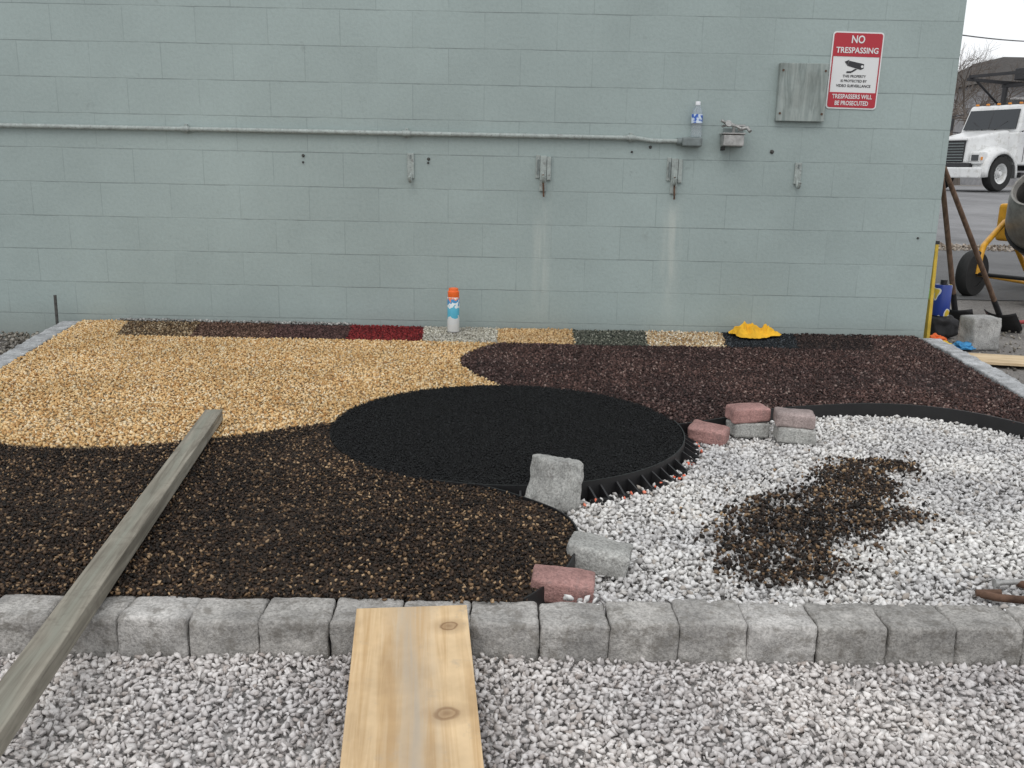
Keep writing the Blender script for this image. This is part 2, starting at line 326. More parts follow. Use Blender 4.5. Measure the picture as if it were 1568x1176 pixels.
# ---- paver borders ----
pav=concrete('paver_concrete',(.39,.382,.37),spk=.4,dirt=(.17,.16,.145),dlo=.50,island=True); pav_l=concrete('paver_light',(.42,.43,.44))
items=[]
for i in range(-9,21):
    x=-.77+.139*(i+.5); y=1.645+.015*x+random.uniform(-.004,.004); items.append(((.1375,.105+random.uniform(-.004,.003),.115),(x,y,-.0575+random.uniform(-.004,.004)),math.radians(.9+random.uniform(-1.5,1.5)),i+10))
block_row('paver_border',items,pav)
def side_row(name,p0,p1,off,seed):
    p0=Vector(p0);p1=Vector(p1);d=p1-p0;n=int(d.length/.2); ang=math.atan2(d.y,d.x); nn=Vector((-d.y,d.x)).normalized()*off; it=[]
    for i in range(n):
        c=p0+d*(i+.5)/n+nn; it.append(((d.length/n-.002,.10,.10),(c.x,c.y,-.052+random.uniform(-.004,.003)),ang+random.uniform(-.01,.01),seed+i))
    return block_row(name,it,pav_l)
side_row('paver_border',(-2.45,4.97),(-1.85,1.75),-.052,40); side_row('paver_border',(2.32,4.98),(1.92,1.80),.052,80)
# ---- ground ----
GB=.68
def terr(y): return -.12 if y<6 else min(GB-.12,-.12+GB*(y-6)/21)
ysl=[-30,-4,0,2,4,5,6,7,8,10,12,15,20,27,35,60,120,400]; xsl=[-300,-60,-20,-8,-3,0,3,6,12,20,40,80,300]
V=[(x,y,terr(y)) for y in ysl for x in xsl]; nx=len(xsl)
Fg=[(j*nx+i,j*nx+i+1,(j+1)*nx+i+1,(j+1)*nx+i) for j in range(len(ysl)-1) for i in range(nx-1)]
m,nt,b=newmat('dusty_ground'); tc=N(nt,'ShaderNodeTexCoord'); n1=noisenode(nt,1.6,8,.65,tc.outputs['Object']); r=ramp(nt,[(.3,(.13,.12,.11)),(.5,(.20,.19,.18)),(.7,(.29,.275,.26))]); nt.links.new(n1.outputs[0],r.inputs[0])
n2=noisenode(nt,90,3,.7,tc.outputs['Object']); r2=ramp(nt,[(.35,(.6,.6,.6)),(.65,(1.25,1.22,1.2))]); nt.links.new(n2.outputs[0],r2.inputs[0]); nt.links.new(mix(nt,r.outputs[0],r2.outputs[0],1.,'MULTIPLY'),b.inputs['Base Color']); b.inputs['Roughness'].default_value=.95; bump(nt,b,n2.outputs[0],.6,.01)
meshobj('ground',V,Fg,m)
def asphalt(name,c):
    m,nt,b=newmat(name); tc=N(nt,'ShaderNodeTexCoord'); n1=noisenode(nt,.7,8,.7,tc.outputs['Object']); r=ramp(nt,[(.3,tuple(x*.7 for x in c)),(.7,tuple(x*1.3 for x in c))]); nt.links.new(n1.outputs[0],r.inputs[0])
    n2=noisenode(nt,140,2,.6,tc.outputs['Object']); r2=ramp(nt,[(.3,(.7,)*3),(.7,(1.25,)*3)]); nt.links.new(n2.outputs[0],r2.inputs[0]); nt.links.new(mix(nt,r.outputs[0],r2.outputs[0],1.,'MULTIPLY'),b.inputs['Base Color']); b.inputs['Roughness'].default_value=.85; bump(nt,b,n2.outputs[0],.4,.006); return m
def sheet(name,x0,x1,ys,dz,mat):
    V=[(x,y,terr(y)+dz) for y in ys for x in (x0,x1)]; return meshobj(name,V,[(2*i,2*i+1,2*i+3,2*i+2) for i in range(len(ys)-1)],mat)
sheet('asphalt_road',-60,70,[11.4,12,15,20,27,35,48],.006,asphalt('asphalt_light',(.20,.20,.205)))
sheet('asphalt_driveway',2.5,30,[7.2,8,10,10.9],.006,asphalt('asphalt_dark',(.12,.12,.122)))
P=jgrid(2.4,9,10.8,11.5,.05,33); gravel('roadside_debris',P,np.array([terr(y) for y in P[:,1]])+.01,.024,stone_mat('debris',[(0,(.1,.07,.05)),(.5,(.30,.25,.20)),(1,(.5,.45,.40))]),seed=12)
P=np.concatenate([jgrid(-4,-2.45,4.3,5.0,.022,34),jgrid(2.42,4.5,4.2,6.8,.06,35)]); P=P[(P[:,0]>0)|(P[:,0]<-2.56)]; gravel('loose_gravel',P,np.where(P[:,0]<0,-.085,-.115),.012,stone_mat('loose',[(0,(.08,.07,.055)),(.5,(.24,.22,.19)),(1,(.42,.4,.36))]),seed=13,dz=.01)
P=jgrid(-2.25,-.9,4.985,5.015,.010,36); gravel('wall_foot_gravel',P,.004,.009,stone_mat('foot',[(0,(.12,.12,.11)),(.5,(.30,.30,.29)),(1,(.5,.5,.48))]),seed=14,dz=.005)
# ---- block building ----
m,nt,b=newmat('painted_block'); tc=N(nt,'ShaderNodeTexCoord'); sx=N(nt,'ShaderNodeSeparateXYZ'); nt.links.new(tc.outputs['Object'],sx.inputs[0])
cx=N(nt,'ShaderNodeCombineXYZ'); za=N(nt,'ShaderNodeMath',operation='ADD'); za.inputs[1].default_value=-.03+.184*20; nt.links.new(sx.outputs[2],za.inputs[0]); 
xa=N(nt,'ShaderNodeMath',operation='ADD'); xa.inputs[1].default_value=40.03; nt.links.new(sx.outputs[0],xa.inputs[0])
wn=noisenode(nt,5,2,.5,tc.outputs['Object']); wm=N(nt,'ShaderNodeMath',operation='MULTIPLY_ADD'); nt.links.new(wn.outputs[0],wm.inputs[0]); wm.inputs[1].default_value=.006; nt.links.new(za.outputs[0],wm.inputs[2])
nt.links.new(xa.outputs[0],cx.inputs[0]); nt.links.new(wm.outputs[0],cx.inputs[1])
def brick(w,ms,sm):
    bt=N(nt,'ShaderNodeTexBrick'); bt.offset=.5; bt.inputs['Scale'].default_value=1; bt.inputs['Brick Width'].default_value=w; bt.inputs['Row Height'].default_value=.184; bt.inputs['Mortar Size'].default_value=ms; bt.inputs['Mortar Smooth'].default_value=sm
    bt.inputs['Color1'].default_value=(0,0,0,1); bt.inputs['Color2'].default_value=(1,1,1,1); bt.inputs['Bias'].default_value=0
    nt.links.new(cx.outputs[0],bt.inputs['Vector']); return bt
b1=brick(.385,.0030,.3); b2=brick(400.,.0032,.3)
base=(.328,.398,.388)
n1=noisenode(nt,1.1,4,.65,tc.outputs['Object']); r1=ramp(nt,[(.3,tuple(x*.90 for x in base)),(.7,tuple(x*1.08 for x in base))]); nt.links.new(n1.outputs[0],r1.inputs[0]); o=r1.outputs[0]
vr=ramp(nt,[(0,(.975,.975,.975)),(1,(1.02,1.02,1.02))]); nt.links.new(b1.outputs['Color'],vr.inputs[0]); o=mix(nt,o,vr.outputs[0],1.,'MULTIPLY')
n2=noisenode(nt,55,3,.7,tc.outputs['Object']); r2=ramp(nt,[(.3,(.93,.93,.93)),(.6,(1.02,1.02,1.02))]); nt.links.new(n2.outputs[0],r2.inputs[0]); o=mix(nt,o,r2.outputs[0],1.,'MULTIPLY')
n5=noisenode(nt,9,4,.75,tc.outputs['Object']); r5=ramp(nt,[(.64,(0,0,0)),(.76,(.4,.4,.4))]); nt.links.new(n5.outputs[0],r5.inputs[0]); o=mix(nt,o,(.20,.23,.22),r5.outputs[0])
def band(cxv,hw,z0,z1,soft):
    a=N(nt,'ShaderNodeMath',operation='SUBTRACT'); nt.links.new(sx.outputs[0],a.inputs[0]); a.inputs[1].default_value=cxv; a2=N(nt,'ShaderNodeMath',operation='ABSOLUTE'); nt.links.new(a.outputs[0],a2.inputs[0])
    ra=ramp(nt,[(hw*.2,(1,1,1)),(hw,(0,0,0))]); nt.links.new(a2.outputs[0],ra.inputs[0])
    mr=N(nt,'ShaderNodeMapRange'); mr.interpolation_type='SMOOTHSTEP'; nt.links.new(sx.outputs[2],mr.inputs[0]); mr.inputs[1].default_value=z1; mr.inputs[2].default_value=z1-soft
    mr2=N(nt,'ShaderNodeMapRange'); nt.links.new(sx.outputs[2],mr2.inputs[0]); mr2.inputs[1].default_value=z0; mr2.inputs[2].default_value=z0+.4
    x1=mix(nt,(0,0,0),ra.outputs[0],mr.outputs[0]); x2=mix(nt,(0,0,0),x1,mr2.outputs[0]); return x2
ns=noisenode(nt,1,3,.6); mps=N(nt,'ShaderNodeMapping'); mps.inputs['Scale'].default_value=(22,1,2.5); nt.links.new(tc.outputs['Object'],mps.inputs[0]); nt.links.new(mps.outputs[0],ns.inputs['Vector'])
rs=ramp(nt,[(.35,(.0,)*3),(.65,(.6,)*3)]); nt.links.new(ns.outputs[0],rs.inputs[0])
for c_,hw in ((.150,.06),(.875,.07)):
    f=band(c_,hw,-.05,.76,.15); f=mix(nt,f,rs.outputs[0],1.,'MULTIPLY'); o=mix(nt,o,(.50,.54,.50),f)
mo=N(nt,'ShaderNodeMath',operation='MULTIPLY'); nt.links.new(b2.outputs['Fac'],mo.inputs[0]); mo.inputs[1].default_value=.38
mo2=N(nt,'ShaderNodeMath',operation='MULTIPLY'); nt.links.new(b1.outputs['Fac'],mo2.inputs[0]); mo2.inputs[1].default_value=.17
mx=N(nt,'ShaderNodeMath',operation='MAXIMUM'); nt.links.new(mo.outputs[0],mx.inputs[0]); nt.links.new(mo2.outputs[0],mx.inputs[1])
nj=noisenode(nt,3.5,4,.7,tc.outputs['Object']); rj=ramp(nt,[(.38,(.12,)*3),(.6,(1.3,)*3)]); nt.links.new(nj.outputs[0],rj.inputs[0])
mj=mix(nt,mx.outputs[0],rj.outputs[0],1.,'MULTIPLY')
o=mix(nt,o,(.10,.12,.12),mj)
gr=N(nt,'ShaderNodeMapRange'); nt.links.new(sx.outputs[2],gr.inputs[0]); gr.inputs[1].default_value=.10; gr.inputs[2].default_value=-.06; gr.inputs[4].default_value=.40
o=mix(nt,o,(.20,.20,.18),gr.outputs[0])
nt.links.new(o,b.inputs['Base Color']); b.inputs['Roughness'].default_value=.62
hh=N(nt,'ShaderNodeMath',operation='MULTIPLY_ADD'); nt.links.new(mx.outputs[0],hh.inputs[0]); hh.inputs[1].default_value=-2.2; nt.links.new(n2.outputs[0],hh.inputs[2])
bump(nt,b,hh.outputs[0],.35,.004)
walls=box('walls',(-11,WY,-.3),(2.352,14,3.3),m)
cop=box('coping',(-11.05,WY-.05,3.302),(2.40,14.05,3.40),simple('coping_metal',(.3,.33,.33),.5))
group('block_building',[walls,cop])
# ---- wall fittings ----
paint=simple('painted_metal',(.33,.375,.36),.5,var=.2,scale=30,bs=.15,dirt=(.20,.21,.20)); greym=simple('grey_fitting',(.17,.20,.20),.5,var=.2,scale=30); steel=simple('weathered_steel',(.36,.36,.35),.45,.5,var=.3,scale=40); rust=simple('rusty_steel',(.13,.075,.05),.8,.3,var=.5,scale=30)
dark=plain('dark_hole',(.02,.02,.02),.9)
y0=WY-.022
parts=[tube('pipe',[(-3.4,y0,1.057),(.60,y0,1.057),(.66,y0,1.055),(.72,y0,1.046),(.78,y0,1.044),(.90,y0,1.045)],.0125,paint)]
for x in (-2.9,-1.80,-.60,.62):
    parts.append(tube('coupling',[(x-.022,y0,1.057),(x+.022,y0,1.057)],.0165,paint)); parts.append(box('strap',(x-.008,y0+.005,1.035),(x+.008,WY+.001,1.085),paint,.002))
parts.append(box('conduit_body',(.895,WY-.062,1.018),(1.0,WY,1.066),greym,.008)); parts.append(tube('hub',[(.87,y0,1.044),(.90,y0,1.044)],.02,greym))
group('electrical_conduit',parts)
m,nt,b=newmat('clear_plastic'); b.inputs['Base Color'].default_value=(.93,.97,1,1); b.inputs['Transmission Weight'].default_value=.85; b.inputs['Roughness'].default_value=.12; b.inputs['IOR'].default_value=1.2
bp=[(.026,0),(.029,.004),(.029,.03),(.0275,.035),(.029,.04),(.029,.055),(.0275,.06),(.029,.065),(.029,.12),(.025,.14),(.014,.158),(.0115,.165),(.0115,.17)]
bot=[lathe('bottle_body',bp,m,loc=(.968,WY-.034,1.068)),lathe('cap',[(.0135,.165),(.0135,.182),(.012,.184)],plain('white_cap',(.75,.77,.8),.4),loc=(.968,WY-.034,1.068))]
lm,nt,b=newmat('blue_label'); tc=N(nt,'ShaderNodeTexCoord'); n=noisenode(nt,45,2,.5,tc.outputs['Object']); r=ramp(nt,[(.45,(.03,.12,.5)),(.55,(.65,.75,.85))],'LINEAR'); nt.links.new(n.outputs[0],r.inputs[0]); nt.links.new(r.outputs[0],b.inputs['Base Color'])
bot.append(lathe('label',[(.0298,.072),(.0298,.118)],lm,loc=(.968,WY-.034,1.068)))
group('plastic_water_bottle',bot)
tp=[box('backplate',(1.12,WY-.008,1.02),(1.23,WY+.001,1.12),greym,.003),box('valve_box',(1.105,WY-.10,1.022),(1.215,WY-.008,1.082),steel,.006),box('lid',(1.10,WY-.105,1.084),(1.22,WY-.006,1.092),steel,.003),
 tube('stem',[(1.165,WY-.05,1.09),(1.165,WY-.06,1.135)],.009,steel),tube('handle',[(1.09,WY-.075,1.155),(1.13,WY-.07,1.135),(1.17,WY-.06,1.128),(1.225,WY-.05,1.13)],.008,steel),
 tube('handle_b',[(1.10,WY-.06,1.125),(1.15,WY-.05,1.14),(1.20,WY-.07,1.115)],.007,steel),tube('spout',[(1.19,WY-.05,1.11),(1.235,WY-.07,1.12),(1.245,WY-.09,1.10)],.010,steel),lathe('knob',[(.001,0),(.018,.002),(.018,.012),(.001,.014)],steel,16,loc=(1.125,WY-.085,1.135),rot=(1.1,.3,0)),
 box('hanger',(1.11,WY-.09,1.0),(1.118,WY-.01,1.02),dark)]
group('hose_bib_valve',tp)
wm_=wood('painted_board',(.20,.24,.23),(.32,.365,.35),scale=(35,35,4))
pn=[box('board',(1.393,WY-.035,1.160),(1.652,WY+.001,1.458),wm_,.004)]
for z in (1.20,1.42):
    for x in (1.41,1.635): pn.append(lathe('screw',[(.001,0),(.006,.001),(.006,.003)],rust,12,loc=(x,WY-.035,z),rot=(math.pi/2,0,0)))
group('wooden_wall_panel',pn)
def hook(x,z0,z1,wide,i):
    p=[box('plate',(x-.018,WY-.012,z0+.03),(x+.018,WY+.001,z1),paint,.002)]
    if wide:
        p.append(box('plate_side',(x-.042,WY-.009,z0+.10),(x-.020,WY+.001,z1+.005),paint,.002)); p.append(box('pin',(x-.034,WY-.022,z0+.12),(x-.026,WY-.009,z1-.02),greym,.002)); p.append(box('plate_r',(x+.020,WY-.015,z0+.09),(x+.042,WY+.001,z1-.005),paint,.002))
        p.append(tube('pendant',[(x,WY-.03,z0+.12),(x+.002,WY-.025,z0+.06),(x+.006,WY-.02,z0)],.005,rust))
    else: p.append(box('pin',(x-.003,WY-.02,z1-.03),(x+.003,WY-.012,z1-.01),greym))
    zb=z0+(.10 if wide else .03)
    p.append(tube('hook_arm',[(x,WY-.008,zb+.03),(x,WY-.012,zb),(x,WY-.03,zb-.018),(x,WY-.055,zb-.012),(x,WY-.062,zb+.012)],.009,paint,bezier=True))
    group('wall_hook',p)
hook(-.58,.79,.955,False,0); hook(.148,.735,.955,True,1); hook(.868,.735,.955,True,2); hook(1.545,.80,.945,False,3)
stain=simple('grimy_steel',(.08,.08,.075),.7,.2,var=.4,scale=40)
for x,z,s in ((-1.17,.93,.007),(-1.172,.895,.005),(-.482,.925,.007),(-.485,.905,.005),(.73,1.012,.007),(1.395,1.00,.009),(.63,.985,.005),(2.25,.55,.005)):
    o_=lathe('anchor_bolt',[(s*1.3,0),(s*1.2,.004),(s*.6,.008),(s*.5,.014)],stain,10,loc=(x,WY,z),rot=(math.pi/2,0,0))
# sign
white=plain('sign_white',(.72,.73,.73),.35); red=plain('sign_red',(.42,.015,.03),.35); black=plain('sign_black',(.02,.02,.025),.4)
def rrect(name,w,h,r,mat,y,cx=0,cz=0,corners=(1,1,1,1),th=.0012):
    pts=[]
    for k,(sx_,sz) in enumerate(((1,1),(-1,1),(-1,-1),(1,-1))):
        if corners[k]:
            for i in range(7):
                a=math.radians(90*k+i*15); pts.append((cx+sx_*(w/2-r)+r*math.cos(a),cz+sz*(h/2-r)+r*math.sin(a)))
        else: pts.append((cx+sx_*w/2,cz+sz*h/2))
    n=len(pts); V=[(x,y,z) for x,z in pts]+[(x,y+th,z) for x,z in pts]
    return meshobj(name,V,[tuple(reversed(range(n)))]+[tuple(range(n,2*n))]+[(i,(i+1)%n,n+(i+1)%n,n+i) for i in range(n)],mat)
def text(s,w,h,x,z,mat,y,bold=.012):
    cu=bpy.data.curves.new('t','FONT'); cu.body=s; cu.size=1; cu.offset=bold; cu.resolution_u=3; t=link(bpy.data.objects.new('t',cu)); cu.materials.append(mat); bpy.context.view_layer.update()
    me=bpy.data.meshes.new_from_object(t.evaluated_get(bpy.context.evaluated_depsgraph_get())); bpy.data.objects.remove(t)
    co=np.empty(len(me.vertices)*3); me.vertices.foreach_get('co',co); co=co.reshape(-1,3); mn=co.min(0);mxx=co.max(0)
    c2=np.zeros_like(co); c2[:,0]=(co[:,0]-(mn[0]+mxx[0])/2)/(mxx[0]-mn[0])*w+x; c2[:,2]=(co[:,1]-(mn[1]+mxx[1])/2)/(mxx[1]-mn[1])*h+z; c2[:,1]=y
    me.vertices.foreach_set('co',c2.ravel()); me.update()
    if not me.materials: me.materials.append(mat)
    return link(bpy.data.objects.new('lettering',me))
W,Hh=.272,.392
sg=[rrect('plate',W,Hh,.018,white,-.002,th=.002),rrect('red_header',W-.014,.118,.013,red,-.0036,0,Hh/2-.007-.059,(1,1,0,0)),rrect('red_footer',W-.014,.078,.013,red,-.0036,0,-Hh/2+.007+.039,(0,0,1,1)),
 rrect('border_l',.006,.182,.001,red,-.0036,-W/2+.010,-.020,(0,0,0,0)),rrect('border_r',.006,.182,.001,red,-.0036,W/2-.010,-.020,(0,0,0,0)),
 text('NO',.07,.040,0,.158,white,-.0052,.02),text('TRESPASSING',.225,.030,0,.103,white,-.0052,.02),
 text('THIS PROPERTY',.125,.0135,0,-.028,black,-.0036,.02),text('IS PROTECTED BY',.14,.0135,0,-.052,black,-.0036,.02),text('VIDEO SURVEILLANCE',.185,.0145,0,-.077,black,-.0036,.02),
 text('TRESPASSERS WILL',.215,.023,0,-.132,white,-.0052,.02),text('BE PROSECUTED',.18,.023,0,-.166,white,-.0052,.02)]
def poly2(pts,mat,y): return meshobj('camera_icon',[(x,y,z) for x,z in pts],[tuple(range(len(pts)))],mat)
sg+=[poly2([(-.035,.050),(.045,.035),(.045,.012),(.03,.005),(-.045,.025)],black,-.0036),poly2([(-.045,.028),(-.06,.045),(-.035,.055)],black,-.0036),poly2([(.0,.010),(.012,.008),(-.02,-.012),(-.045,-.012),(-.045,-.004),(-.02,-.002)],black,-.0037),lathe('lens',[(.001,0),(.007,.0005),(.007,.001)],white,12,loc=(.036,-.0039,.022),rot=(math.pi/2,0,0))]
group('no_trespassing_sign',sg,loc=(1.80,WY-.003,1.427),rot=(0,math.radians(.6),0))
# ---- objects on the bed ----
gb=concrete('grey_block',(.40,.40,.38),spk=.45); rb=concrete('red_block',(.38,.215,.195),dirt=(.24,.17,.16)); mb=concrete('mixed_block',(.36,.29,.275),dirt=(.2,.16,.15))
block('concrete_paver_block',(.135,.105,.145),(.128,2.375,.013),(-6,12,30),gb,3,taper=.1,r=.010,amp=.006,cuts=15)
block('concrete_paver_block',(.145,.095,.060),(.215,1.965,-.018),(0,8,-14),gb,5,r=.008,amp=.004)
block('red_brick_paver',(.138,.075,.056),(.120,1.790,-.012),(5,4,-6),rb,6,r=.009)
block('red_brick_paver',(.135,.08,.055),(.70,3.02,-.020),(10,4,-28),rb,7,r=.010)
block('concrete_paver_block',(.135,.09,.055),(.862,3.11,-.022),(0,0,10),gb,8,r=.009); block('red_brick_paver',(.14,.09,.055),(.858,3.11,.033),(0,-2,8),rb,9,r=.010)
block('concrete_paver_block',(.135,.09,.055),(1.012,3.04,-.022),(0,2,-6),gb,12,r=.009); block('red_brick_paver',(.135,.09,.052),(1.010,3.055,.032),(2,2,-8),mb,13,r=.010)
# boards
pm=wood('pine_board',(.54,.36,.18),(.70,.52,.31),scale=(38,1.6,38),knots=[(.070,-.072,.034),(.056,-.325,.036)],streak=(0,.06,(.36,.32,.27)),smear=(.42,.34,.25))
pl=box('wooden_plank',(-.109,-1.05,-.019),(.109,0,0),pm,.002); pl.location=(-.19,1.612,.024); pl.rotation_euler=(math.radians(4.8),0,math.radians(6.5))
tm=wood('weathered_timber',(.16,.145,.115),(.30,.28,.23),scale=(50,3,50),streak=(.0,.02,(.22,.23,.19)),smear=(.12,.10,.08))
tb=box('timber_screed_board',(-.029,-2.15,0),(.029,0,.038),tm,.002); tb.location=(-1.035,2.975,.006); tb.rotation_euler=(0,0,math.radians(8.0))
# spray can
wl,nt,b=newmat('can_label'); tc=N(nt,'ShaderNodeTexCoord'); sx2=N(nt,'ShaderNodeSeparateXYZ'); nt.links.new(tc.outputs['Object'],sx2.inputs[0])
r=ramp(nt,[(0,(.75,.75,.73)),(.05,(.72,.74,.74)),(.085,(.10,.45,.62)),(.14,(.72,.78,.8)),(.158,(.05,.25,.5)),(.178,(.8,.22,.08)),(.19,(.75,.75,.73))],'CONSTANT'); 
ml=N(nt,'ShaderNodeMath',operation='MULTIPLY_ADD'); nn2=noisenode(nt,40,1,.5,tc.outputs['Object']); nt.links.new(nn2.outputs[0],ml.inputs[0]); ml.inputs[1].default_value=.08; 
sb2=N(nt,'ShaderNodeMath',operation='SUBTRACT'); nt.links.new(sx2.outputs[2],sb2.inputs[0]); sb2.inputs[1].default_value=.04; nt.links.new(sb2.outputs[0],ml.inputs[2]); nt.links.new(ml.outputs[0],r.inputs[0]); nt.links.new(r.outputs[0],b.inputs['Base Color']); b.inputs['Roughness'].default_value=.3
sp=[lathe('can_body',[(.031,0),(.033,.003),(.033,.188),(.028,.197)],wl),lathe('cap',[(.030,.190),(.0315,.193),(.0315,.222),(.027,.226),(.026,.240),(.014,.243)],plain('orange_cap',(.9,.16,.03),.35)),lathe('bottom_rim',[(.0338,0),(.0338,.004)],steel)]
group('spray_paint_can',sp,loc=(-.33,4.83,.002))
# yellow cloth : crumpled sheet
nx_,ny_=110,64; V=[]
def ridge(p): return 1-abs(noise.noise(p))*2.4
for j in range(ny_):
    for i in range(nx_):
        u=i/(nx_-1)*2-1; v=j/(ny_-1)*2-1; rr_=math.hypot(u,v); q=max(abs(u),abs(v))
        k=q/rr_ if rr_>0 else 0; u2,v2=u*k,v*k
        th_=math.atan2(v2,u2); rad=1+.16*math.sin(3*th_+1)+.22*noise.noise(Vector((math.cos(th_)*2.2,math.sin(th_)*2.2,3)))
        x=u2*.130*rad;y=v2*.10*rad
        w1=noise.noise_vector(Vector((x*9,y*9,2)))*.05
        h=ridge(Vector(((x+w1.x)*11,(y+w1.y)*13,5)))*.55+ridge(Vector(((x+w1.x)*26,(y+w1.y)*26,8)))*.32+noise.noise(Vector((x*60,y*60,1)))*.12
        e=(1-q**4)
        hump=.55+.75*math.exp(-((x+.05)**2+(y)**2)/.004)+.5*math.exp(-((x-.07)**2+(y-.01)**2)/.002)
        V.append((x+w1.y*.25,y+w1.x*.2,max(.004,.004+(.22+.78*e)*.062*hump*max(0,h+.20))))
Fc=[(j*nx_+i,j*nx_+i+1,(j+1)*nx_+i+1,(j+1)*nx_+i) for j in range(ny_-1) for i in range(nx_-1)]
cl=meshobj('yellow_cloth',V,Fc,simple('yellow_fabric',(.76,.42,.02),.85,var=.2,bs=.1),True); cl.location=(1.335,4.86,.002)
# clamp
cm=[tube('frame',[(1.06,1.865,-.04),(1.075,1.84,-.035),(1.10,1.825,-.03),(1.16,1.815,-.03),(1.19,1.84,-.028),(1.19,1.88,-.03),(1.16,1.905,-.03)],.009,rust,bezier=True),tube('screw',[(1.105,1.90,-.03),(1.24,1.905,-.02)],.006,steel),tube('tee_bar',[(1.235,1.885,-.02),(1.24,1.93,-.02)],.004,steel),lathe('pad',[(.011,0),(.011,.008)],steel,12,loc=(1.105,1.90,-.03),rot=(0,math.pi/2,0)),tube('jaw',[(1.05,1.87,-.04),(1.10,1.86,-.033)],.008,rust)]
group('c_clamp',cm,loc=(.0,-.04,.010))
tube('steel_stake',[(-2.572,4.93,-.1),(-2.567,4.93,.145)],.008,stain)
# ---- right side clutter ----
block('concrete_block',(.185,.14,.20),(2.80,5.27,-.02),(0,0,12),concrete('block_c',(.40,.40,.39)),30,r=.01)
ps=box('plywood_scrap',(-.05,-.22,0),(.75,.03,.016),wood('ply',(.5,.36,.2),(.66,.52,.34),scale=(4,50,50)),.002); ps.location=(2.60,4.93,-.10); ps.rotation_euler=(0,0,math.radians(-12))
hw=wood('tool_handle',(.10,.06,.04),(.19,.12,.08),scale=(30,30,3))
def shovel(p0,p1,blade,name='garden_shovel'):
    p0=Vector(p0);p1=Vector(p1); h=tube('handle',[p0,(p0+p1)/2+Vector((0,0,.004)),p1],.016,hw,radii=[.9,1,1.05]); L=[h]
    if blade:
        d=(p1-p0).normalized(); s=d.cross(Vector((0,0,1))).normalized(); up=s.cross(d)
        V=[];F_=[]
        for i in range(9):
            t=i/8; wd=.105*(1-max(0,t-.55)**2*4.2) ; 
            for j in range(7):
                u=j/6*2-1; V.append(p1+d*(t*.27)+s*(u*wd)+up*(.035*u*u-.02+.02*t))
        F_=[(i*7+j,i*7+j+1,(i+1)*7+j+1,(i+1)*7+j) for i in range(8) for j in range(6)]
        bl=meshobj('blade',V,F_,simple('black_steel',(.03,.03,.032),.45,.4,var=.4),True); m_=bl.modifiers.new('s','SOLIDIFY'); m_.thickness=.003; L.append(bl)
        L.append(tube('socket',[p1-d*.12,p1+d*.03],.019,bl.data.materials[0]))
    group(name,L)
shovel((2.50,5.35,.94),(3.22,5.85,.02),True); shovel((2.50,5.42,1.0),(2.90,5.80,.05),True)
yl=simple('yellow_paint',(.72,.36,.025),.45,var=.2)
lv=[box('beam',(-.010,-.026,0),(.010,.026,.60),simple('level_yellow',(.62,.42,.04),.5,var=.25),.003),box('vial',(-.0115,-.015,.28),(.0115,.015,.34),plain('vial',(.5,.8,.2),.2)),box('end_cap',(-.012,-.028,.602),(.012,.028,.62),blackp)]
group('spirit_level',lv,loc=(2.475,5.24,-.10),rot=(math.radians(-6),math.radians(1),0))
bl_,nt,b=newmat('blue_tin'); tc=N(nt,'ShaderNodeTexCoord'); n=noisenode(nt,13,1,.5,tc.outputs['Object']); r=ramp(nt,[(.48,(.02,.05,.28)),(.56,(.7,.7,.66)),(.62,(.7,.5,.05))],'CONSTANT'); nt.links.new(n.outputs[0],r.inputs[0]); nt.links.new(r.outputs[0],b.inputs['Base Color']); b.inputs['Roughness'].default_value=.3
tin=[lathe('can_body',[(.052,0),(.053,.004),(.053,.19),(.050,.195)],bl_),lathe('lid',[(.047,.19),(.02,.20),(.02,.225),(.0,.226)],blackp)]
group('solvent_can',tin,loc=(2.72,5.62,.03))
bx=block('black_tool_bag',(.20,.16,.13),(2.72,5.62,-.04),(0,0,20),simple('bag_fabric',(.02,.02,.022),.8),44,r=.03,amp=.01)
def lump(name,loc,s,c,seed):
    bm=bmesh.new(); bmesh.ops.create_icosphere(bm,subdivisions=5,radius=1)
    for v in bm.verts:
        n_=noise.noise(v.co*2.2+Vector((seed,0,0)))*.6+ridge(v.co*2.5+Vector((seed,0,0)))*.3; v.co=v.co*(1+n_); v.co.z=max(v.co.z,-.5); v.co=Vector((v.co.x*s[0],v.co.y*s[1],v.co.z*s[2]))
    me=bpy.data.meshes.new(name); bm.to_mesh(me); bm.free(); me.materials.append(simple(name+'_m',c,.8)); me.shade_smooth(); o=link(bpy.data.objects.new(name,me)); o.location=loc; return o
lump('orange_work_glove',(2.58,5.35,-.085),(.055,.03,.03),(.8,.16,.04),1); lump('blue_rag',(2.68,5.20,-.095),(.05,.03,.025),(.05,.25,.5),2); lump('yellow_glove',(2.56,5.22,-.09),(.045,.03,.02),(.75,.5,.05),3)
tube('red_air_hose',[(2.62,5.95,-.09),(2.85,6.35,-.08),(3.10,6.35,-.08),(3.30,6.05,-.08),(3.60,6.10,-.08),(3.95,6.5,-.07),(4.6,6.5,-.07)],.014,plain('red_rubber',(.30,.03,.03),.5),bezier=True)
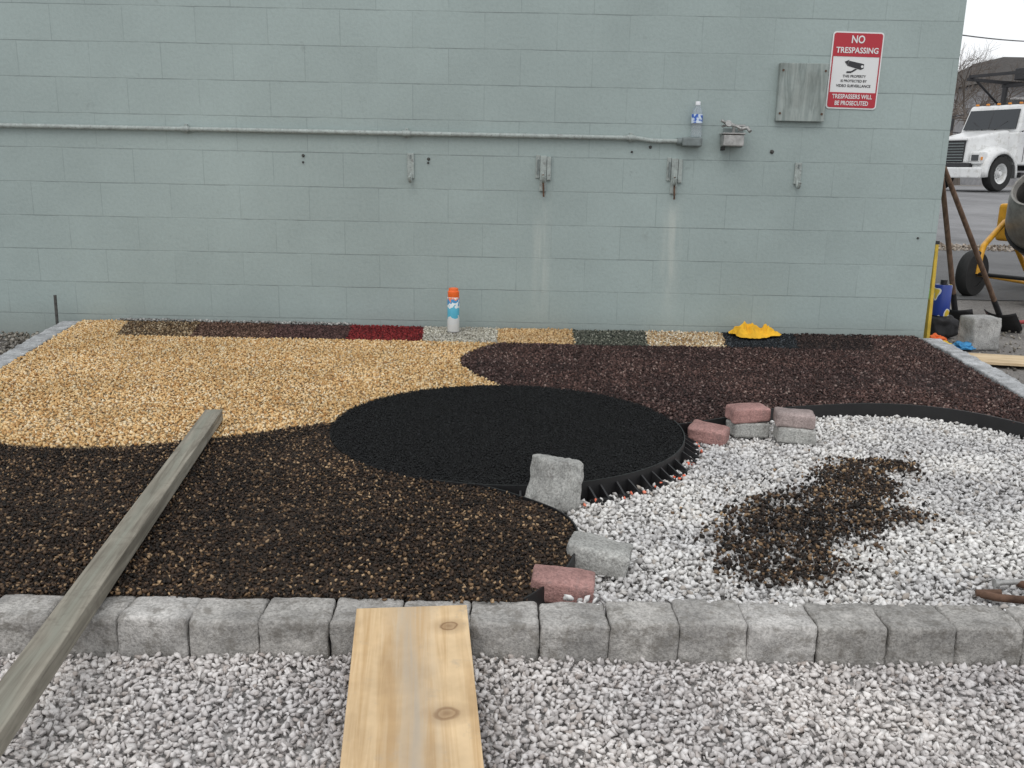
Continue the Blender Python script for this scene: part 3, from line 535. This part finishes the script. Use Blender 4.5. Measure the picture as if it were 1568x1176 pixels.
# concrete mixer
drm=simple('drum_steel',(.30,.29,.27),.5,.4,var=.3,dirt=(.4,.38,.35)); tyre=simple('tyre_rubber',(.02,.02,.02),.8)
def wheel(name,r,w,loc,rotz,hubm,rr=.55):
    a=lathe('tyre',[(r*rr,-w/2),(r*.93,-w/2),(r,-w*.3),(r,w*.3),(r*.93,w/2),(r*rr,w/2),(r*rr,-w/2)],tyre,36,caps=False)
    h=lathe('rim',[(.0,.20*w),(r*.16,.20*w),(r*.18,.02*w),(r*rr*.72,.0),(r*rr*.86,.36*w),(r*rr*1.01,w*.44)],hubm,28,caps=False)
    L=[a,h,lathe('hub_cap',[(r*.13,-w*.3),(r*.13,w*.42),(r*.10,w*.48)],hubm,16),lathe('inner_drum',[(r*rr*.98,-w*.45),(r*rr*.98,-w*.05)],tyre,20)]
    for k in range(8): L.append(lathe('lug',[(r*.03,w*.0),(r*.03,w*.12)],steel,8,loc=(r*.27*math.cos(k*.785),r*.27*math.sin(k*.785),0)))
    e=group(name,L,loc=loc); e.rotation_euler=(math.pi/2,0,rotz); return e
dl=(.62,0,.64)
mx_=[lathe('drum',[(.14,-.36),(.28,-.30),(.335,-.10),(.335,.08),(.24,.34),(.19,.40),(.20,.42),(.185,.42),(.17,.38),(.30,.06),(.30,-.1)],drm,36,loc=dl,rot=(0,math.radians(-50),0)),
 lathe('ring_gear',[(.345,-.03),(.36,-.03),(.36,.0),(.345,.0)],blackp,36,loc=dl,rot=(0,math.radians(-50),0)),
 tube('leg_front',[(.0,-.24,.19),(.02,-.24,.40),(.20,-.30,.44),(.62,-.38,.60)],.024,yl,bezier=True),tube('leg_front_b',[(.0,.24,.19),(.02,.24,.40),(.20,.30,.44),(.62,.38,.60)],.024,yl,bezier=True),tube('leg_rear',[(.62,-.38,.60),(1.05,-.25,.0)],.022,yl),tube('leg_rear_b',[(.62,.38,.60),(1.05,.25,.0)],.022,yl),
 tube('axle',[(0,-.30,.19),(0,.30,.19)],.016,blackp),tube('yoke',[(.62,-.38,.60),(.62,.38,.60)],.018,yl),box('motor_housing',(.80,.30,.42),(1.15,.55,.75),yl,.03),tube('brace',[(.0,-.24,.19),(1.03,-.25,.05)],.018,yl),tube('brace_b',[(.0,.24,.19),(1.03,.25,.05)],.018,yl)]
mx_.append(wheel('wheel',.19,.09,(0,-.28,.19),0,yl)); mx_.append(wheel('wheel',.19,.09,(0,.28,.19),math.pi,yl))
group('concrete_mixer',mx_,loc=(3.98,7.20,terr(7.2)+.006),rot=(0,0,math.radians(35)))
# ---- truck ----
tw=simple('white_truck_paint',(.72,.73,.73),.3,var=.08,scale=3,bs=0,dirt=(.55,.55,.53)); gl=plain('truck_glass',(.03,.035,.04),.08); chr_=plain('chrome',(.6,.6,.6),.2,1.); tb_=simple('truck_black',(.025,.025,.028),.6); amber=plain('amber_lens',(.7,.25,.02),.3)
T=[]
T.append(hexa('hood',[(.85,-.55,.75),(.85,.55,.75),(-.65,.80,.75),(-.65,-.80,.75),(.80,-.48,1.50),(.80,.48,1.50),(-.65,.72,1.75),(-.65,-.72,1.75)][:],tw,.08))
T.append(hexa('cab',[(-.60,-1.0,.75),(-.60,1.0,.75),(-2.1,1.0,.75),(-2.1,-1.0,.75),(-.60,-1.0,1.68),(-.60,1.0,1.68),(-2.1,1.0,1.68),(-2.1,-1.0,1.68)],tw,.05))
T.append(hexa('cab_roof',[(-.66,-.97,1.66),(-.66,.97,1.66),(-2.08,.97,1.66),(-2.08,-.97,1.66),(-.92,-.88,2.48),(-.92,.88,2.48),(-2.02,.88,2.50),(-2.02,-.88,2.50)],tw,.07))
T.append(hexa('windshield',[(-.63,-.84,1.78),(-.63,.84,1.78),(-.70,.84,1.78),(-.70,-.84,1.78),(-.81,-.78,2.34),(-.81,.78,2.34),(-.91,.78,2.34),(-.91,-.78,2.34)],gl))
T.append(tube('windshield_post',[(-.63,0,1.78),(-.82,0,2.34)],.012,tb_))
for s in (1,-1):
    T.append(hexa('side_window',[(-.98,s*.93,1.72),(-.98,s*.985,1.72),(-1.75,s*.985,1.72),(-1.75,s*.93,1.72),(-1.12,s*.86,2.32),(-1.12,s*.925,2.32),(-1.75,s*.925,2.32),(-1.75,s*.86,2.32)],gl))
    T.append(box('door_seam',(-.95,s*1.0-.004,.85),(-.93,s*1.0+.006,1.68),tb_)); T.append(box('door_seam_r',(-1.85,s*1.0-.004,.85),(-1.83,s*1.0+.006,1.68),tb_)); T.append(box('door_handle',(-1.75,s*1.0-.01,1.45),(-1.62,s*1.0+.03,1.49),tb_))
    T.append(box('inner_fender',(-.55,s*.62-.16,.45),(.60,s*.62+.06,1.0),tb_,.02))
    V=[];n_=14
    for i in range(n_+1):
        a=math.radians(-8+ i*196/n_); c_,s_=math.cos(a),math.sin(a)
        for (rr_,yy) in ((.57,1.06),(.68,1.03),(.76,.80),(.78,.45)): V.append((c_*rr_*1.05,s*yy,.48+s_*rr_*(1.0)))
    T.append(meshobj('fender',V,[(i*4+k,i*4+k+1,(i+1)*4+k+1,(i+1)*4+k) for i in range(n_) for k in range(3)],tw,True)); md=T[-1].modifiers.new('s','SOLIDIFY'); md.thickness=.03
    T.append(box('headlight_pod',(.55,s*.80-.19,.74),(.86,s*.80+.17,1.10),tw,.05)); T.append(box('headlight_bezel',(.855,s*.80-.14,.82),(.872,s*.80+.14,1.03),chr_,.01)); T.append(box('headlight',(.868,s*.80-.11,.84),(.885,s*.80+.11,1.01),gl,.01)); T.append(box('turn_signal',(.80,s*.985-.01,.86),(.86,s*.985+.02,.95),amber,.005))
    T.append(tube('mirror_arm',[(-.75,s*1.0,1.7),(-.62,s*1.28,1.75),(-.62,s*1.28,2.2),(-.78,s*.98,2.25)],.015,tb_)); T.append(box('mirror',(-.66,s*1.28-.10,1.78),(-.60,s*1.28+.08,2.15),tb_,.02))
    T.append(box('step',(-1.75,s*.95-.12,.40),(-.95,s*.95+.08,.55),tb_,.02)); T.append(lathe('fuel_tank',[(.28,-.4),(.30,-.38),(.30,.38),(.28,.4)],chr_,24,loc=(-2.5,s*.85,.70),rot=(0,math.pi/2,0)))
    T.append(tube('wiper',[(-.64,s*.2,1.76),(-.70,s*.55,2.0)],.012,tb_))
T.append(box('grille',(.80,-.42,.80),(.872,.42,1.40),tb_,.03))
for k in range(7): T.append(box('grille_bar',(.87,-.40,.84+k*.08),(.885,.40,.865+k*.08),greym))
T.append(box('grille_surround_top',(.80,-.47,1.40),(.89,.47,1.46),chr_,.02)); T.append(box('bumper',(.92,-1.12,.36),(1.08,1.12,.66),tw,.04)); T.append(box('bumper_core',(.6,-.7,.40),(.93,.7,.78),tb_)); T.append(box('plate',(1.082,-.15,.44),(1.09,.15,.56),white))
for k in range(5): T.append(box('marker_light',(-1.0,-.7+.35*k-.04,2.49),(-.93,-.7+.35*k+.04,2.54),amber,.01))
T.append(box('chassis',(-7.2,-.42,.62),(.7,.42,.85),tb_)); T.append(box('flatbed',(-7.4,-1.2,1.02),(-2.4,1.2,1.20),tb_,.02)); T.append(box('headboard',(-2.5,-1.15,1.2),(-2.38,1.15,2.6),tb_,.02))
for x in (-2.7,-4.4,-6.2):
    for s in (1,-1): T.append(box('rack_post',(x-.05,s*1.1-.05,1.2),(x+.05,s*1.1+.05,3.15),tb_))
    T.append(box('rack_beam',(x-.06,-1.2,3.152),(x+.06,1.2,3.25),tb_))
for s in (1,-1): T.append(box('rack_rail',(-6.4,s*1.1-.05,3.252),(-.9,s*1.1+.05,3.34),tb_)); T.append(tube('rack_brace',[(-2.7,s*1.1,2.5),(-1.3,s*1.1,3.27)],.035,tb_))
T.append(box('rack_cross',(-1.1,-1.15,3.342),(-.98,1.15,3.42),tb_)); T.append(tube('boom',[(-6.0,.3,1.3),(-3.5,.3,2.9),(-2.2,.3,3.6)],.09,tb_)); T.append(tube('exhaust',[(-2.25,-.8,.8),(-2.25,-.8,3.1)],.07,tb_))
T.append(box('stacked_ladder',(-5.6,.5,3.345),(-1.2,.95,3.47),tb_)); T.append(box('tool_crate',(-3.9,-.8,3.345),(-2.6,.3,3.70),tb_,.03))
for s in (1,-1):
    T.append(wheel('wheel',.50,.28,(0,s*.92,.50),0 if s<0 else math.pi,tw,.58))
    for x in (-5.2,-6.4): T.append(wheel('wheel',.50,.5,(x,s*.85,.50),0 if s<0 else math.pi,tw,.58))
tk=group('white_truck',T,loc=(13.42,27.15,terr(27)+.007),rot=(0,0,math.radians(207)))
# ---- far background ----
hs=[box('walls',(31.4,62,.5),(47,72,7.2),simple('grey_siding',(.28,.28,.29),.8,scale=2)),hexa('roof',[(30.9,61,7.202),(48,61,7.202),(48,73,7.202),(30.9,73,7.202),(33.5,65,9.2),(44,65,9.2),(44,69,9.2),(33.5,69,9.2)],simple('dark_shingles',(.06,.055,.052),.9,scale=4))]
for k in range(5):
    hs.append(box('window_frame',(32.3+3*k,61.9,4.4),(33.9+3*k,61.995,6.3),simple('frame_w',(.6,.6,.6)))); hs.append(box('window',(32.45+3*k,61.85,4.55),(33.75+3*k,61.9,6.15),gl))
group('distant_house',hs)
bark=simple('bark',(.13,.11,.095),.9)
def tree(name,loc,H,seed,depth=6):
    r=random.Random(seed); V=[];F_=[]
    def seg(p,q,r0,r1):
        d=(q-p).normalized(); a=d.orthogonal().normalized(); b_=d.cross(a); k=len(V); n=5
        for c,rr_ in ((p,r0),(q,r1)):
            for i in range(n): t=2*math.pi*i/n; V.append(c+(a*math.cos(t)+b_*math.sin(t))*rr_)
        for i in range(n): F_.append((k+i,k+(i+1)%n,k+n+(i+1)%n,k+n+i))
    def grow(p,d,L,rad,dep):
        q=p
        for s in range(3):
            d=(d+Vector((r.gauss(0,.12),r.gauss(0,.12),r.gauss(.02,.06)))).normalized(); q2=q+d*L/3; seg(q,q2,rad*(1-.12*s),rad*(1-.12*(s+1))); q=q2
            if dep>0 and s>0:
                for _ in range(1 if s==1 else 2):
                    ax=Vector((r.gauss(0,1),r.gauss(0,1),r.gauss(0,1))).normalized(); nd=(d+ax*.75).normalized(); grow(q,nd,L*r.uniform(.62,.82),rad*.55,dep-1)
    grow(Vector((0,0,0)),Vector((0,0,1)),H*.33,H*.022,depth)
    o=meshobj(name,V,F_,bark); o.location=loc; return o
tree('bare_tree',(22.8,48,.5),7.4,2); tree('bare_tree',(25.9,54,.5),8.0,5); tree('bare_tree',(27.6,57,.5),7.8,9)
V=[];F_=[]
r=random.Random(3)
for i in range(7000):
    x=r.uniform(15,90); y=r.uniform(78,84); hmax=3.4+2.0*noise.noise(Vector((x*.25,0,0)))+1.0; z=.4+r.random()**.8*hmax; s=r.uniform(.12,.35)
    a=[Vector((r.uniform(-1,1),r.uniform(-1,1),r.uniform(-1,1)))*s for _ in range(3)]; k=len(V); V+= [Vector((x,y,z))+q for q in a]; F_.append((k,k+1,k+2))
meshobj('distant_hedge_row',V,F_,simple('hedge_leaf',(.10,.10,.085),.9))
wood_pole=simple('pole_wood',(.12,.09,.07),.9)
group('utility_pole',[tube('pole',[(34,42,.5),(34,42,9.2)],.14,wood_pole),tube('crossarm',[(33,42,8.6),(35,42,8.6)],.07,wood_pole),tube('wire',[(2.3,13,3.4),(12,24,4.15),(20,31,5.6),(34,42,8.7)],.014,tb_,bezier=True)])
# ---- light ----
w=bpy.data.worlds.new('World'); sc.world=w; w.use_nodes=True; nt=w.node_tree; bg=nt.nodes['Background']
sky=N(nt,'ShaderNodeTexSky',sky_type='NISHITA'); sky.sun_disc=False; sky.sun_elevation=math.radians(52); sky.sun_rotation=math.radians(200); sky.dust_density=3
tc=N(nt,'ShaderNodeTexCoord'); cn=noisenode(nt,2.2,2,.55,tc.outputs['Generated']); cr=ramp(nt,[(.3,(9.0,9.2,9.5)),(.7,(13.0,13.1,13.2))]); nt.links.new(cn.outputs[0],cr.inputs[0])
nt.links.new(mix(nt,sky.outputs[0],cr.outputs[0],.9),bg.inputs['Color']); bg.inputs['Strength'].default_value=.10
sl=bpy.data.lights.new('sun','SUN'); sl.energy=.65; sl.angle=math.radians(30); sl.color=(1,.97,.93); so=link(bpy.data.objects.new('sun',sl))
az=math.radians(200); el=math.radians(52); d=Vector((math.sin(az)*math.cos(el),math.cos(az)*math.cos(el),math.sin(el))); so.rotation_euler=d.to_track_quat('Z','Y').to_euler()
sc.view_settings.view_transform='Standard'; sc.view_settings.look='None'; sc.view_settings.exposure=0
# ---- camera ----
t=math.radians(13.5); rl=math.radians(1.15)
F3=Vector((0,math.cos(t),-math.sin(t)));R0=Vector((1,0,0));U0=Vector((0,math.sin(t),math.cos(t)))
R3=R0*math.cos(rl)+U0*math.sin(rl);U3=-R0*math.sin(rl)+U0*math.cos(rl)
cd=bpy.data.cameras.new('camera'); co=link(bpy.data.objects.new('camera',cd)); cd.sensor_width=36; cd.lens=31.18; cd.clip_start=.05; cd.clip_end=1000
M=Matrix((( R3.x,U3.x,-F3.x,0),(R3.y,U3.y,-F3.y,0),(R3.z,U3.z,-F3.z,.87),(0,0,0,1))); co.matrix_world=M; sc.camera=co
